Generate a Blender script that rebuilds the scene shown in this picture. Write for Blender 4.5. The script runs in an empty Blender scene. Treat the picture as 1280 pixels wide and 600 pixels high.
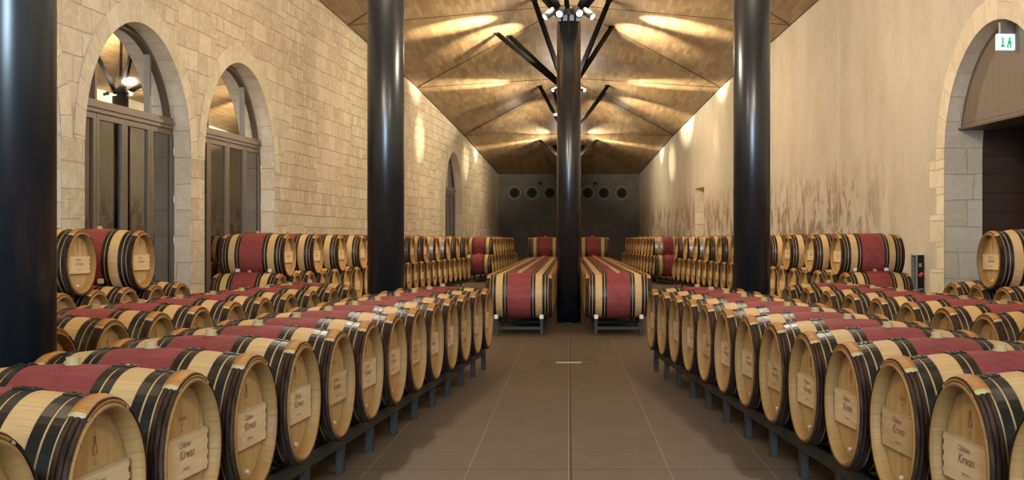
import bpy, bmesh, math, random
from mathutils import Vector, Matrix
from mathutils.geometry import intersect_ray_tri
R = math.radians
C = bpy.context.scene.collection
random.seed(7)
TH = math.atan(0.075); SN, CS = math.sin(TH), math.cos(TH)
W0 = 7.5

# ------------------------------------------------------------------ materials
def new_mat(name):
    m = bpy.data.materials.new(name); m.use_nodes = True
    nt = m.node_tree; b = nt.nodes['Principled BSDF']
    return m, nt, b
def N(nt, typ, **kw):
    n = nt.nodes.new(typ)
    for k, v in kw.items():
        if k in n.inputs and not hasattr(n, k): n.inputs[k].default_value = v
        else: setattr(n, k, v)
    return n
def setin(n, **kw):
    for k, v in kw.items(): n.inputs[k.replace('_', ' ')].default_value = v
def L(nt, a, b): nt.links.new(a, b)
def math_n(nt, op, a, b=None, c=None):
    n = nt.nodes.new('ShaderNodeMath'); n.operation = op
    for i, x in enumerate((a, b, c)):
        if x is None: continue
        if isinstance(x, (int, float)): n.inputs[i].default_value = x
        else: L(nt, x, n.inputs[i])
    return n.outputs[0]
def mixc(nt, fac, a, b, mode='MIX'):
    n = nt.nodes.new('ShaderNodeMix'); n.data_type = 'RGBA'; n.blend_type = mode
    for i, x in ((0, fac), (6, a), (7, b)):
        if isinstance(x, (int, float)): n.inputs[i].default_value = x
        elif isinstance(x, tuple): n.inputs[i].default_value = (*x, 1) if len(x) == 3 else x
        else: L(nt, x, n.inputs[i])
    return n.outputs[2]
def ramp(nt, x, stops, interp='LINEAR'):
    n = nt.nodes.new('ShaderNodeValToRGB'); n.color_ramp.interpolation = interp
    cr = n.color_ramp
    while len(cr.elements) < len(stops): cr.elements.new(0.5)
    for e, (p, c) in zip(cr.elements, stops):
        e.position = p; e.color = (c, c, c, 1) if isinstance(c, (int, float)) else (*c, 1)
    L(nt, x, n.inputs[0]); return n.outputs[0]
def noise(nt, vec, scale, detail=3, rough=.55, dist=0, dim='3D'):
    n = nt.nodes.new('ShaderNodeTexNoise'); n.noise_dimensions = dim
    setin(n, Scale=scale, Detail=detail, Roughness=rough, Distortion=dist)
    L(nt, vec, n.inputs['Vector']); return n.outputs[0]
def mapping(nt, vec, scale=(1, 1, 1), loc=(0, 0, 0), rot=(0, 0, 0)):
    n = nt.nodes.new('ShaderNodeMapping'); n.inputs['Scale'].default_value = scale
    n.inputs['Location'].default_value = loc; n.inputs['Rotation'].default_value = rot
    L(nt, vec, n.inputs['Vector']); return n.outputs[0]
def bump(nt, h, b, strength=.3, dist=.01):
    n = nt.nodes.new('ShaderNodeBump'); setin(n, Strength=strength, Distance=dist)
    L(nt, h, n.inputs['Height']); L(nt, n.outputs[0], b.inputs['Normal'])
def objco(nt): return nt.nodes.new('ShaderNodeTexCoord').outputs['Object']
def uvco(nt): return nt.nodes.new('ShaderNodeTexCoord').outputs['UV']
def flat(name, col, rough=.5, metal=0, var=0.08, scale=20):
    m, nt, b = new_mat(name); setin(b, Roughness=rough, Metallic=metal)
    n = noise(nt, objco(nt), scale, 4)
    c = mixc(nt, n, tuple(x*(1-var) for x in col), tuple(min(1, x*(1+var)) for x in col))
    L(nt, c, b.inputs['Base Color']); return m
def emit(name, col, s):
    m, nt, b = new_mat(name); b.inputs['Base Color'].default_value = (*col, 1)
    b.inputs['Emission Color'].default_value = (*col, 1); b.inputs['Emission Strength'].default_value = s
    return m

def wood_staves(name, base, dark, red=False):
    m, nt, b = new_mat(name); co = objco(nt)
    sx = nt.nodes.new('ShaderNodeSeparateXYZ'); L(nt, co, sx.inputs[0])
    ang = math_n(nt, 'ARCTAN2', sx.outputs[1], math_n(nt, 'SUBTRACT', sx.outputs[2], .33))
    t = math_n(nt, 'MULTIPLY', ang, 30/(2*math.pi))
    oi = nt.nodes.new('ShaderNodeObjectInfo')
    cell = math_n(nt, 'ADD', math_n(nt, 'FLOOR', t), math_n(nt, 'MULTIPLY', oi.outputs['Random'], 97.))
    wn = nt.nodes.new('ShaderNodeTexWhiteNoise'); wn.noise_dimensions = '1D'; L(nt, cell, wn.inputs['W'])
    fr = math_n(nt, 'FRACT', t)
    edge = math_n(nt, 'MINIMUM', fr, math_n(nt, 'SUBTRACT', 1., fr))
    seam = ramp(nt, edge, [(0, 0), (.035, 1)])
    cb = nt.nodes.new('ShaderNodeCombineXYZ')
    L(nt, math_n(nt, 'MULTIPLY', sx.outputs[0], 1.6), cb.inputs[0]); L(nt, math_n(nt, 'MULTIPLY', ang, 9.), cb.inputs[1]); L(nt, cell, cb.inputs[2])
    g = noise(nt, cb.outputs[0], 3.2, 5, .6, .6)
    if red:
        blot = noise(nt, co, 14, 5, .65)
        c = mixc(nt, ramp(nt, blot, [(.35, 0), (.7, 1)]), base, dark)
        c = mixc(nt, math_n(nt, 'MULTIPLY', wn.outputs[0], .22), c, tuple(x*1.35 for x in base))
        scratch = ramp(nt, noise(nt, mapping(nt, co, (8, 60, 60)), 1.5, 3), [(.66, 0), (.72, 1)])
        c = mixc(nt, math_n(nt, 'MULTIPLY', scratch, .3), c, (.50, .25, .22))
        setin(b, Roughness=.7); b.inputs['Specular IOR Level'].default_value = .25
    else:
        c = mixc(nt, ramp(nt, g, [(.3, 0), (.72, 1)]), base, dark)
        c = mixc(nt, math_n(nt, 'MULTIPLY', wn.outputs[0], .45), c, tuple(x*.72 for x in base))
        tone = math_n(nt, 'MULTIPLY', oi.outputs['Random'], .25)
        c = mixc(nt, tone, c, (.62, .37, .14))
        setin(b, Roughness=.58); b.inputs['Specular IOR Level'].default_value = .3
    c = mixc(nt, seam, tuple(x*.68 for x in base), c)
    L(nt, c, b.inputs['Base Color'])
    bump(nt, math_n(nt, 'ADD', seam, math_n(nt, 'MULTIPLY', g, .3)), b, .25, .004)
    return m

def wood_head(name, base, dark, axis=1, width=.085):
    m, nt, b = new_mat(name); co = objco(nt)
    sx = nt.nodes.new('ShaderNodeSeparateXYZ'); L(nt, co, sx.inputs[0])
    t = math_n(nt, 'DIVIDE', sx.outputs[axis], width)
    oi = nt.nodes.new('ShaderNodeObjectInfo')
    cell = math_n(nt, 'ADD', math_n(nt, 'FLOOR', t), math_n(nt, 'MULTIPLY', oi.outputs['Random'], 53.))
    wn = nt.nodes.new('ShaderNodeTexWhiteNoise'); wn.noise_dimensions = '1D'; L(nt, cell, wn.inputs['W'])
    fr = math_n(nt, 'FRACT', t)
    seam = ramp(nt, math_n(nt, 'MINIMUM', fr, math_n(nt, 'SUBTRACT', 1., fr)), [(0, 0), (.03, 1)])
    ad = nt.nodes.new('ShaderNodeVectorMath'); ad.operation = 'ADD'; L(nt, co, ad.inputs[0])
    cb = nt.nodes.new('ShaderNodeCombineXYZ'); L(nt, cell, cb.inputs[0]); L(nt, cb.outputs[0], ad.inputs[1])
    sc = (30, 30, 2.2) if axis == 1 else (30, 3, 26)
    g = noise(nt, mapping(nt, ad.outputs[0], sc), 1., 5, .6, 1.2)
    c = mixc(nt, ramp(nt, g, [(.35, 0), (.7, 1)]), base, dark)
    c = mixc(nt, math_n(nt, 'MULTIPLY', wn.outputs[0], .3), c, tuple(x*.72 for x in base))
    c = mixc(nt, seam, tuple(x*.5 for x in base), c)
    L(nt, c, b.inputs['Base Color']); setin(b, Roughness=.55)
    bump(nt, g, b, .12, .002)
    return m

M = {}
M['oak'] = wood_staves('pale_oak_staves', (.68, .47, .225), (.50, .30, .115))
M['red'] = wood_staves('wine_stained_oak', (.275, .058, .054), (.185, .034, .032), True)
M['head'] = wood_head('oak_head_boards', (.60, .40, .17), (.42, .24, .075))
M['plate'] = wood_head('pale_plate_wood', (.80, .62, .37), (.66, .47, .25), 2, .4)
M['plate_dark'] = wood_head('figured_plate_wood', (.70, .51, .27), (.50, .32, .14), 2, .4)
M['chime'] = wood_staves('shade_toned_oak_rim', (.36, .205, .066), (.23, .115, .03))  # darker than the staves: shadow inside the rim painted into the oak
M['bung'] = flat('cream_bung', (.50, .38, .17), .5)
M['white_plug'] = flat('white_plug', (.75, .72, .62), .5)
M['ink'] = flat('branded_lettering', (.20, .115, .055), .8)
M['tag'] = flat('white_paper_tag', (.8, .8, .78), .6)
M['chock'] = flat('white_chock', (.70, .68, .60), .5)
m, nt, b = new_mat('black_steel_hoop'); setin(b, Roughness=.38, Metallic=.7)
L(nt, mixc(nt, noise(nt, mapping(nt, objco(nt), (40, 5, 5)), 3, 4), (.018, .019, .018), (.045, .046, .042)), b.inputs['Base Color']); M['hoop'] = m
m, nt, b = new_mat('galvanised_hoop'); setin(b, Roughness=.38, Metallic=.85)
L(nt, mixc(nt, noise(nt, mapping(nt, objco(nt), (40, 5, 5)), 3, 4), (.30, .31, .32), (.48, .49, .5)), b.inputs['Base Color']); M['silver'] = m
m, nt, b = new_mat('chestnut_bark'); setin(b, Roughness=.85); b.inputs['Specular IOR Level'].default_value = .15; co = objco(nt)
g = noise(nt, mapping(nt, co, (50, 9, 9)), 1.2, 4, .6)
L(nt, mixc(nt, ramp(nt, g, [(.35, 0), (.7, 1)]), (.022, .012, .007), (.080, .046, .028)), b.inputs['Base Color']); bump(nt, g, b, .25, .004); M['bark'] = m
m, nt, b = new_mat('osier_wrap'); setin(b, Roughness=.55); co = objco(nt)
sx = nt.nodes.new('ShaderNodeSeparateXYZ'); L(nt, co, sx.inputs[0])
ang = math_n(nt, 'ARCTAN2', sx.outputs[1], math_n(nt, 'SUBTRACT', sx.outputs[2], .33))
w = math_n(nt, 'SINE', math_n(nt, 'MULTIPLY', ang, 170.))
L(nt, mixc(nt, math_n(nt, 'MULTIPLY_ADD', w, .3, .35), (.50, .215, .035), (.30, .115, .018)), b.inputs['Base Color']); bump(nt, w, b, .5, .004); M['osier'] = m
m, nt, b = new_mat('dark_painted_steel'); setin(b, Roughness=.65); b.inputs['Specular IOR Level'].default_value = .3
L(nt, mixc(nt, noise(nt, objco(nt), 8, 4), (.028, .029, .025), (.045, .045, .039)), b.inputs['Base Color']); M['rack'] = m
m, nt, b = new_mat('column_steel'); setin(b, Roughness=.30, Metallic=0.); b.inputs['Specular IOR Level'].default_value = .9
L(nt, mixc(nt, noise(nt, mapping(nt, objco(nt), (3, 3, .8)), 3, 5), (.005, .0075, .011), (.009, .013, .018)), b.inputs['Base Color'])
bump(nt, noise(nt, objco(nt), 5, 3), b, .08, .01); M['column'] = m
M['strut'] = flat('strut_steel', (.004, .0038, .0035), .9); M['strut'].node_tree.nodes['Principled BSDF'].inputs['Specular IOR Level'].default_value = .1
m, nt, b = new_mat('bronze_frame'); setin(b, Roughness=.42, Metallic=.3)
L(nt, mixc(nt, noise(nt, objco(nt), 6, 3), (.120, .098, .076), (.150, .122, .095)), b.inputs['Base Color']); M['bronze'] = m
M['alu'] = flat('spotlight_aluminium', (.16, .165, .17), .5, .4)
M['lens'] = emit('lamp_lens', (1, .93, .8), 6)
M['ductrim'] = flat('duct_rim_metal', (.22, .225, .23), .4, .3)
M['dark'] = flat('dark_recess', (.006, .006, .006), .9)

# glass: clear pane with its natural reflection
m = bpy.data.materials.new('door_glass'); m.use_nodes = True; nt = m.node_tree
for n in list(nt.nodes): nt.nodes.remove(n)
out = nt.nodes.new('ShaderNodeOutputMaterial'); mx = nt.nodes.new('ShaderNodeMixShader')
tr = nt.nodes.new('ShaderNodeBsdfTransparent'); tr.inputs[0].default_value = (.55, .55, .52, 1)
gl = nt.nodes.new('ShaderNodeBsdfGlossy'); gl.inputs['Roughness'].default_value = .015; gl.inputs['Color'].default_value = (.9, .9, .9, 1)
fr = nt.nodes.new('ShaderNodeFresnel'); fr.inputs[0].default_value = 3.0
L(nt, fr.outputs[0], mx.inputs[0]); L(nt, tr.outputs[0], mx.inputs[1]); L(nt, gl.outputs[0], mx.inputs[2]); L(nt, mx.outputs[0], out.inputs[0])
M['glass'] = m

def stone_mat(name, cols, bw=.62, bh=.34, mortar=.009, patch=.5, mixed=False):
    """ashlar limestone laid in uneven courses, mapped in metres along the wall"""
    m, nt, b = new_mat(name); uv = uvco(nt)
    wob = nt.nodes.new('ShaderNodeTexNoise'); setin(wob, Scale=2.0, Detail=4.); L(nt, uv, wob.inputs['Vector'])
    sub = nt.nodes.new('ShaderNodeVectorMath'); sub.operation = 'MULTIPLY_ADD'
    L(nt, wob.outputs['Color'], sub.inputs[0]); sub.inputs[1].default_value = (.13, .07, 0); L(nt, uv, sub.inputs[2])
    def brick(w, h, mo, vec, off):
        br = nt.nodes.new('ShaderNodeTexBrick'); L(nt, vec, br.inputs['Vector'])
        br.offset = off; br.offset_frequency = 2; br.squash = .72; br.squash_frequency = 3
        setin(br, Scale=1., Mortar_Size=mo, Mortar_Smooth=.5, Bias=0., Brick_Width=w, Row_Height=h)
        br.inputs['Color1'].default_value = (0, 0, 0, 1); br.inputs['Color2'].default_value = (1, 1, 1, 1); br.inputs['Mortar'].default_value = (.5, .5, .5, 1)
        return br.outputs['Color'], br.outputs['Fac']
    cA, fA = brick(bw, bh, mortar, sub.outputs[0], .43)
    g1 = noise(nt, uv, .55, 4, .6); g2 = noise(nt, uv, 6, 7, .75); g3 = noise(nt, uv, 35, 4, .6)
    if mixed:
        cB, fB = brick(bw*.66, bh*.74, mortar*1.2, mapping(nt, sub.outputs[0], loc=(.2, .11, 0)), .37)
        mk = ramp(nt, noise(nt, mapping(nt, uv, loc=(4, 9, 0)), .32, 2, .5), [(.47, 0), (.50, 1)])
        cA = mixc(nt, mk, cA, cB); fA = mixc(nt, mk, fA, fB)
        mk2 = math_n(nt, 'MULTIPLY_ADD', mk, .15, .33)
    else: mk2 = .5
    c = mixc(nt, cA, cols[0], cols[1])
    c = mixc(nt, ramp(nt, g1, [(.45, 0), (.62, patch)]), c, cols[2])
    c = mixc(nt, ramp(nt, g2, [(.48, 0), (.70, .75)]), c, cols[3])
    c = mixc(nt, ramp(nt, g2, [(.28, .55), (.42, 0)]), c, cols[4])
    c = mixc(nt, math_n(nt, 'MULTIPLY', fA, mk2), c, cols[4])
    L(nt, c, b.inputs['Base Color']); setin(b, Roughness=.88)
    h = math_n(nt, 'ADD', math_n(nt, 'MULTIPLY', fA, -1.), math_n(nt, 'ADD', math_n(nt, 'MULTIPLY', g2, 1.4), math_n(nt, 'MULTIPLY', g3, .4)))
    bump(nt, h, b, .8, .03)
    return m
M['ashlar'] = stone_mat('limestone_ashlar', [(.46, .40, .29), (.62, .56, .44), (.42, .34, .23), (.72, .66, .54), (.30, .235, .155)], .58, .34, .010, .6, True)
M['reveal'] = stone_mat('limestone_reveal', [(.74, .65, .50), (.86, .79, .66), (.68, .57, .42), (.90, .85, .74), (.52, .43, .31)], .75, .42)
M['voussoir'] = stone_mat('limestone_voussoirs', [(.54, .48, .36), (.66, .60, .48), (.52, .45, .34), (.74, .68, .57), (.36, .30, .21)], 3., .34, .008)
# lime plaster with damp stains low on the wall and a hairline seam
m, nt, b = new_mat('stained_lime_plaster'); uv = uvco(nt)
sx = nt.nodes.new('ShaderNodeSeparateXYZ'); L(nt, uv, sx.inputs[0]); s_, h_ = sx.outputs[0], sx.outputs[1]
cl = noise(nt, mapping(nt, uv, (1, .45, 1)), 1.2, 6, .62); fine = noise(nt, mapping(nt, uv, (3, 1, 1)), 5, 6, .7)
c = mixc(nt, ramp(nt, cl, [(.35, 0), (.68, 1)]), (.57, .535, .46), (.47, .42, .33))
c = mixc(nt, ramp(nt, fine, [(.45, 0), (.8, .5)]), c, (.68, .65, .59))
low = ramp(nt, math_n(nt, 'DIVIDE', h_, 4.), [(.55, 1), (.76, 0)])
st = ramp(nt, noise(nt, mapping(nt, uv, (1.5, .75, 1)), 1.5, 7, .72, .3), [(.47, 0), (.55, 1)])
far = ramp(nt, math_n(nt, 'DIVIDE', s_, 60.), [(.36, 0), (.42, 1)])
c = mixc(nt, math_n(nt, 'MULTIPLY', math_n(nt, 'MULTIPLY', st, low), math_n(nt, 'MULTIPLY', far, .85)), c, (.25, .165, .095))
st2 = ramp(nt, noise(nt, mapping(nt, uv, (1.5, .8, 1)), 2.4, 5, .7, .3), [(.66, 0), (.70, 1)])
c = mixc(nt, math_n(nt, 'MULTIPLY', math_n(nt, 'MULTIPLY', st2, low), far), c, (.10, .08, .065))
seam = ramp(nt, math_n(nt, 'ABSOLUTE', math_n(nt, 'SUBTRACT', s_, 25.85)), [(0, .7), (.05, 0)])
c = mixc(nt, seam, c, (.72, .68, .60))
L(nt, c, b.inputs['Base Color']); setin(b, Roughness=.85); bump(nt, fine, b, .25, .01); M['plaster'] = m
m, nt, b = new_mat('anthracite_plaster'); co = objco(nt)
L(nt, mixc(nt, ramp(nt, noise(nt, co, 2.2, 6, .7), [(.3, 0), (.7, 1)]), (.060, .055, .050), (.105, .096, .085)), b.inputs['Base Color']); setin(b, Roughness=.7); M['backwall'] = m
# floor tiles 600 mm with fine pale joints lengthwise, dark movement joints
m, nt, b = new_mat('taupe_floor_tiles'); co = objco(nt)
sx = nt.nodes.new('ShaderNodeSeparateXYZ'); L(nt, co, sx.inputs[0]); X, Y = sx.outputs[0], sx.outputs[1]
def joint(coord, period, off, w):
    f = math_n(nt, 'FRACT', math_n(nt, 'DIVIDE', math_n(nt, 'SUBTRACT', coord, off), period))
    d = math_n(nt, 'MULTIPLY', math_n(nt, 'MINIMUM', f, math_n(nt, 'SUBTRACT', 1., f)), period)
    return math_n(nt, 'LESS_THAN', d, w)
def line_at(coord, pos, w): return math_n(nt, 'LESS_THAN', math_n(nt, 'ABSOLUTE', math_n(nt, 'SUBTRACT', coord, pos)), w)
jx = joint(X, .59, 0, .0028); jy = joint(Y, .6, .15, .005)
dk = math_n(nt, 'MAXIMUM', line_at(X, .012, .006), math_n(nt, 'MAXIMUM', line_at(Y, 7.35, .006), line_at(Y, 13.95, .008)))
tile = nt.nodes.new('ShaderNodeTexWhiteNoise'); tile.noise_dimensions = '2D'
cb = nt.nodes.new('ShaderNodeCombineXYZ')
L(nt, math_n(nt, 'FLOOR', math_n(nt, 'DIVIDE', X, .59)), cb.inputs[0]); L(nt, math_n(nt, 'FLOOR', math_n(nt, 'DIVIDE', math_n(nt, 'SUBTRACT', Y, .15), .6)), cb.inputs[1]); L(nt, cb.outputs[0], tile.inputs['Vector'])
g = noise(nt, mapping(nt, co, (2.5, 1, 1)), 2.2, 6, .65)
c = mixc(nt, ramp(nt, g, [(.3, 0), (.7, 1)]), (.098, .073, .048), (.128, .098, .066))
c = mixc(nt, math_n(nt, 'MULTIPLY', tile.outputs[0], .25), c, (.090, .067, .045))
c = mixc(nt, jy, c, (.040, .030, .020)); c = mixc(nt, jx, c, (.26, .21, .15)); c = mixc(nt, dk, c, (.008, .006, .005))
L(nt, c, b.inputs['Base Color'])
setin(b, Roughness=.6); b.inputs['Specular IOR Level'].default_value = .35; bump(nt, math_n(nt, 'ADD', math_n(nt, 'MAXIMUM', jx, jy), dk), b, -.15, .002); M['floor'] = m
# strip-board ceiling
m, nt, b = new_mat('oak_strip_ceiling'); co = objco(nt)
mp = mapping(nt, co, (1, 1, 1), rot=(0, 0, R(90)))
br = nt.nodes.new('ShaderNodeTexBrick'); L(nt, mp, br.inputs['Vector']); br.offset = .37; br.offset_frequency = 3
setin(br, Scale=1., Mortar_Size=.004, Mortar_Smooth=.2, Bias=0., Brick_Width=.62, Row_Height=.115)
br.inputs['Color1'].default_value = (0, 0, 0, 1); br.inputs['Color2'].default_value = (1, 1, 1, 1); br.inputs['Mortar'].default_value = (.3, .3, .3, 1)
g = noise(nt, mapping(nt, co, (14, 1.5, 5)), 1.4, 5, .6)
c = mixc(nt, br.outputs[0], (.20, .135, .070), (.37, .265, .150))
c = mixc(nt, math_n(nt, 'MULTIPLY', g, .5), c, (.26, .18, .10))
c = mixc(nt, math_n(nt, 'MULTIPLY', br.outputs['Fac'], .7), c, (.10, .06, .03))
L(nt, c, b.inputs['Base Color']); setin(b, Roughness=.5); b.inputs['Specular IOR Level'].default_value = .3
bump(nt, math_n(nt, 'ADD', br.outputs[0], g), b, .15, .006); M['ceiling'] = m
m, nt, b = new_mat('grey_oak_panel'); uv = uvco(nt)
sx = nt.nodes.new('ShaderNodeSeparateXYZ'); L(nt, uv, sx.inputs[0])
fr_ = math_n(nt, 'FRACT', math_n(nt, 'DIVIDE', sx.outputs[0], .42))
g = noise(nt, mapping(nt, uv, (30, 1.5, 1)), 1., 5, .6, .5)
c = mixc(nt, g, (.125, .098, .078), (.185, .150, .122)); c = mixc(nt, math_n(nt, 'LESS_THAN', fr_, .02), c, (.09, .06, .045))
L(nt, c, b.inputs['Base Color']); setin(b, Roughness=.55); M['panel'] = m
m, nt, b = new_mat('dark_brown_boards'); uv = uvco(nt)
sx = nt.nodes.new('ShaderNodeSeparateXYZ'); L(nt, uv, sx.inputs[0])
fr_ = math_n(nt, 'FRACT', math_n(nt, 'DIVIDE', sx.outputs[1], .3))
c = mixc(nt, noise(nt, mapping(nt, uv, (2, 20, 1)), 1., 4), (.035, .016, .008), (.07, .032, .016)); c = mixc(nt, math_n(nt, 'LESS_THAN', fr_, .05), c, (.015, .008, .005))
L(nt, c, b.inputs['Base Color']); setin(b, Roughness=.6); M['brown'] = m
M['exit_face'] = emit('exit_sign_face', (.72, .80, .95), .55)
M['exit_green'] = emit('exit_sign_green', (.03, .50, .20), .35)
M['redthing'] = flat('red_plastic', (.45, .02, .03), .4)
M['steel'] = flat('brushed_steel', (.45, .46, .47), .35, .8)
M['brass'] = flat('floor_cover_metal', (.50, .42, .30), .45, .2)

# ------------------------------------------------------------------ helpers
def obj(name, bm, mat, parent=None, smooth=False, world=False, origin=None):
    """link bm as one mesh object; with origin the vertices are given in world metres"""
    me = bpy.data.meshes.new(name)
    if smooth:
        for f in bm.faces: f.smooth = True
    off = Vector(origin) if origin is not None else (parent.location.copy() if (world and parent) else None)
    if off is not None: bmesh.ops.translate(bm, verts=bm.verts, vec=-off)
    bm.to_mesh(me); bm.free()
    for x in (mat if isinstance(mat, (list, tuple)) else [mat]): me.materials.append(x)
    o = bpy.data.objects.new(name, me); C.objects.link(o)
    if origin is not None: o.location = origin
    if parent: o.parent = parent
    return o
def thing(name, label, cat, loc=(0, 0, 0), rz=0, group=None):
    o = bpy.data.objects.new(name, None); C.objects.link(o); o.empty_display_size = .1
    o.location = loc; o.rotation_euler = (0, 0, rz); o['label'] = label; o['category'] = cat
    if group: o['group'] = group
    return o
def tag(o, label, cat, group=None):
    o['label'] = label; o['category'] = cat
    if group: o['group'] = group
    return o
def struct(o): o['kind'] = 'structure'; return o
def box(bm, c, s, rz=0, rot=None):
    r = bmesh.ops.create_cube(bm, size=1)
    mt = Matrix.Translation(c) @ (rot if rot is not None else Matrix.Rotation(rz, 4, 'Z')) @ Matrix.Diagonal((*s, 1))
    bmesh.ops.transform(bm, matrix=mt, verts=r['verts']); return r['verts']
def bevel(bm, w=.004, seg=2):
    bmesh.ops.bevel(bm, geom=list(bm.edges), offset=w, segments=seg, affect='EDGES', clamp_overlap=True)
def tube(bm, a, b_, r1, r2=None, seg=12, caps=True):
    a, b_ = Vector(a), Vector(b_); d = b_-a; q = d.to_track_quat('Z', 'Y').to_matrix().to_4x4()
    r = bmesh.ops.create_cone(bm, cap_ends=caps, segments=seg, radius1=r1, radius2=r1 if r2 is None else r2, depth=d.length)
    bmesh.ops.transform(bm, matrix=Matrix.Translation((a+b_)/2) @ q, verts=r['verts'])
def lathe_x(bm, prof, seg=48, z0=.33, closed=True, a0=None, a1=None, wob=None):
    """revolve (x, r) profile about the barrel's axis; with a0..a1 only that sector (radians from the top)"""
    full = a0 is None; n = seg if full else seg+1
    rings = []
    for i in range(n):
        a = 2*math.pi*i/seg if full else a0+(a1-a0)*i/seg
        rings.append([bm.verts.new((x, (r+(wob(a, x) if wob else 0))*math.sin(a), z0+(r+(wob(a, x) if wob else 0))*math.cos(a))) for x, r in prof])
    k = len(prof); fs = []
    for i in range(n if full else n-1):
        A, B = rings[i], rings[(i+1) % n]
        for j in range(k if closed else k-1):
            fs.append(bm.faces.new((A[j], A[(j+1) % k], B[(j+1) % k], B[j])))
    if not full and closed:
        bm.faces.new(rings[0]); bm.faces.new(rings[-1][::-1])
    return fs
def fixn(bm): bmesh.ops.recalc_face_normals(bm, faces=bm.faces)

# ------------------------------------------------------------------ barrel
RB, RH, HL, Z0 = .33, .285, .475, .33
def rad(x): return RB-(RB-RH)*(abs(x)/HL)**2
def text_bm(lines):
    """branded lettering raised by a hair on a plane facing +X"""
    bm = bmesh.new()
    for s, size, y, z, shear in lines:
        cu = bpy.data.curves.new('t', 'FONT'); cu.body = s; cu.size = size; cu.shear = shear; cu.align_x = 'CENTER'; cu.resolution_u = 2
        o = bpy.data.objects.new('t', cu); me = bpy.data.meshes.new_from_object(o)
        me.transform(Matrix(((0, 0, 1, 0), (1, 0, 0, y), (0, 1, 0, z), (0, 0, 0, 1))))
        bm.from_mesh(me); bpy.data.objects.remove(o); bpy.data.curves.remove(cu); bpy.data.meshes.remove(me)
    return bm
XH = HL-.052   # head plane
def make_barrel(detail, hoopmat, plate_mat, seg, tagged=False, stamp=0):
    t = thing('wine_barrel', 'x', 'barrel')
    # staves
    xs = [-HL, -.465, -.40, -.34, -.28, -.22, -.1625, -.1, -.05, 0, .05, .1, .1625, .22, .28, .34, .40, .465, HL]
    prof = [(x, rad(x)-(.010 if abs(x) >= HL-1e-6 else 0)) for x in xs]
    inner = [(HL, RH-.018), (HL-.02, RH-.023), (HL-.05, RH-.030), (HL-.09, RH-.030), (-HL+.09, RH-.030), (-HL+.05, RH-.030), (-HL+.02, RH-.023), (-HL, RH-.018)]
    bm = bmesh.new(); lathe_x(bm, prof+inner, seg)
    for f in bm.faces:
        cx = f.calc_center_median(); rr = math.hypot(cx.y, cx.z-Z0)
        if abs(cx.x) < .16 and rr > .3: f.material_index = 1
        elif rr < RH-.015 or abs(cx.x) > .4651: f.material_index = 2
    fixn(bm); obj('staves', bm, [M['oak'], M['red'], M['chime']], t, True)
    # steel hoops: one pair either side of the red middle, one pair nearer each end
    for sgn in (-1, 1):
        for a, w in ((.163, .031), (.202, .031), (.328, .037), (.373, .034)):
            x0, x1 = a, a+w; p = [(x0, rad(x0)-.004), (x0, rad(x0)+.003), (x1, rad(x1)+.003), (x1, rad(x1)-.004)]
            bm = bmesh.new(); lathe_x(bm, [(sgn*x, r) for x, r in p], seg)
            if detail:
                for da in (.05, .09):                     # rivets and the hoop's lap at the top
                    xm = sgn*(x0+x1)/2; rr = rad(xm)+.005
                    r = bmesh.ops.create_uvsphere(bm, u_segments=8, v_segments=5, radius=.0055)
                    bmesh.ops.translate(bm, verts=r['verts'], vec=(xm, rr*math.sin(da), Z0+rr*math.cos(da)))
                lathe_x(bm, [(sgn*x, r+.003) for x, r in p], 5, a0=-.07, a1=.13)
            fixn(bm); obj('steel_hoop', bm, hoopmat, t)
    # split chestnut hoops with bark, bound with osier at the top
    for sgn in (-1, 1):
        bm = bmesh.new()
        cs = (.424, .443, .462) if detail else (.426, .452)
        w = .0100 if detail else .013
        for c in cs:
            ph = random.random()*6
            p = [(sgn*(c+w*math.cos(q)), rad(c)+.006+.0075*max(-.5, math.sin(q))) for q in [i*math.pi/3-.0 for i in range(6)]]
            lathe_x(bm, p, seg, wob=(lambda a, x, ph=ph: .0010*math.sin(5*a+ph)+.0006*math.sin(13*a+2*ph)) if detail else None)
        fixn(bm); obj('chestnut_hoop', bm, M['bark'], t, True)
        bm = bmesh.new(); p = [(.410, rad(.41)), (.412, rad(.412)+.014), (.435, rad(.435)+.019), (.462, rad(.462)+.016), (.472, rad(.472)+.006), (.472, rad(.472)-.003)]
        lathe_x(bm, [(sgn*x, r) for x, r in p], 14, a0=R(-27), a1=R(27)); fixn(bm); obj('osier_binding', bm, M['osier'], t, True)
        if detail:
            for ss in (-1, 1):
                bm = bmesh.new(); a = sorted((ss*R(27), ss*R(31)))
                lathe_x(bm, [(sgn*x, r-.001) for x, r in p], 3, a0=a[0], a1=a[1]); fixn(bm); obj('binding_tie', bm, M['bung'], t, True)
    # heads
    for sgn in (-1, 1):
        bm = bmesh.new(); x = sgn*XH; lathe_x(bm, [(x, .001), (x, RH-.05), (x-sgn*.006, RH-.0285), (x-sgn*.02, RH-.0285), (x-sgn*.02, .001)], seg)
        fixn(bm); obj('barrel_head', bm, M['head'], t)
    # name plate let into the head, with its finger joints
    bm = bmesh.new(); box(bm, (XH+.009, 0, Z0-.012), (.017, .43, .165))
    bevel(bm, .002, 1)
    for ss in (-1, 1):
        for k in range(4): box(bm, (XH+.007, ss*.222, Z0-.012-.062+k*.0415), (.013, .026, .02))
    pl = obj('name_plate', bm, plate_mat, t)
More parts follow.
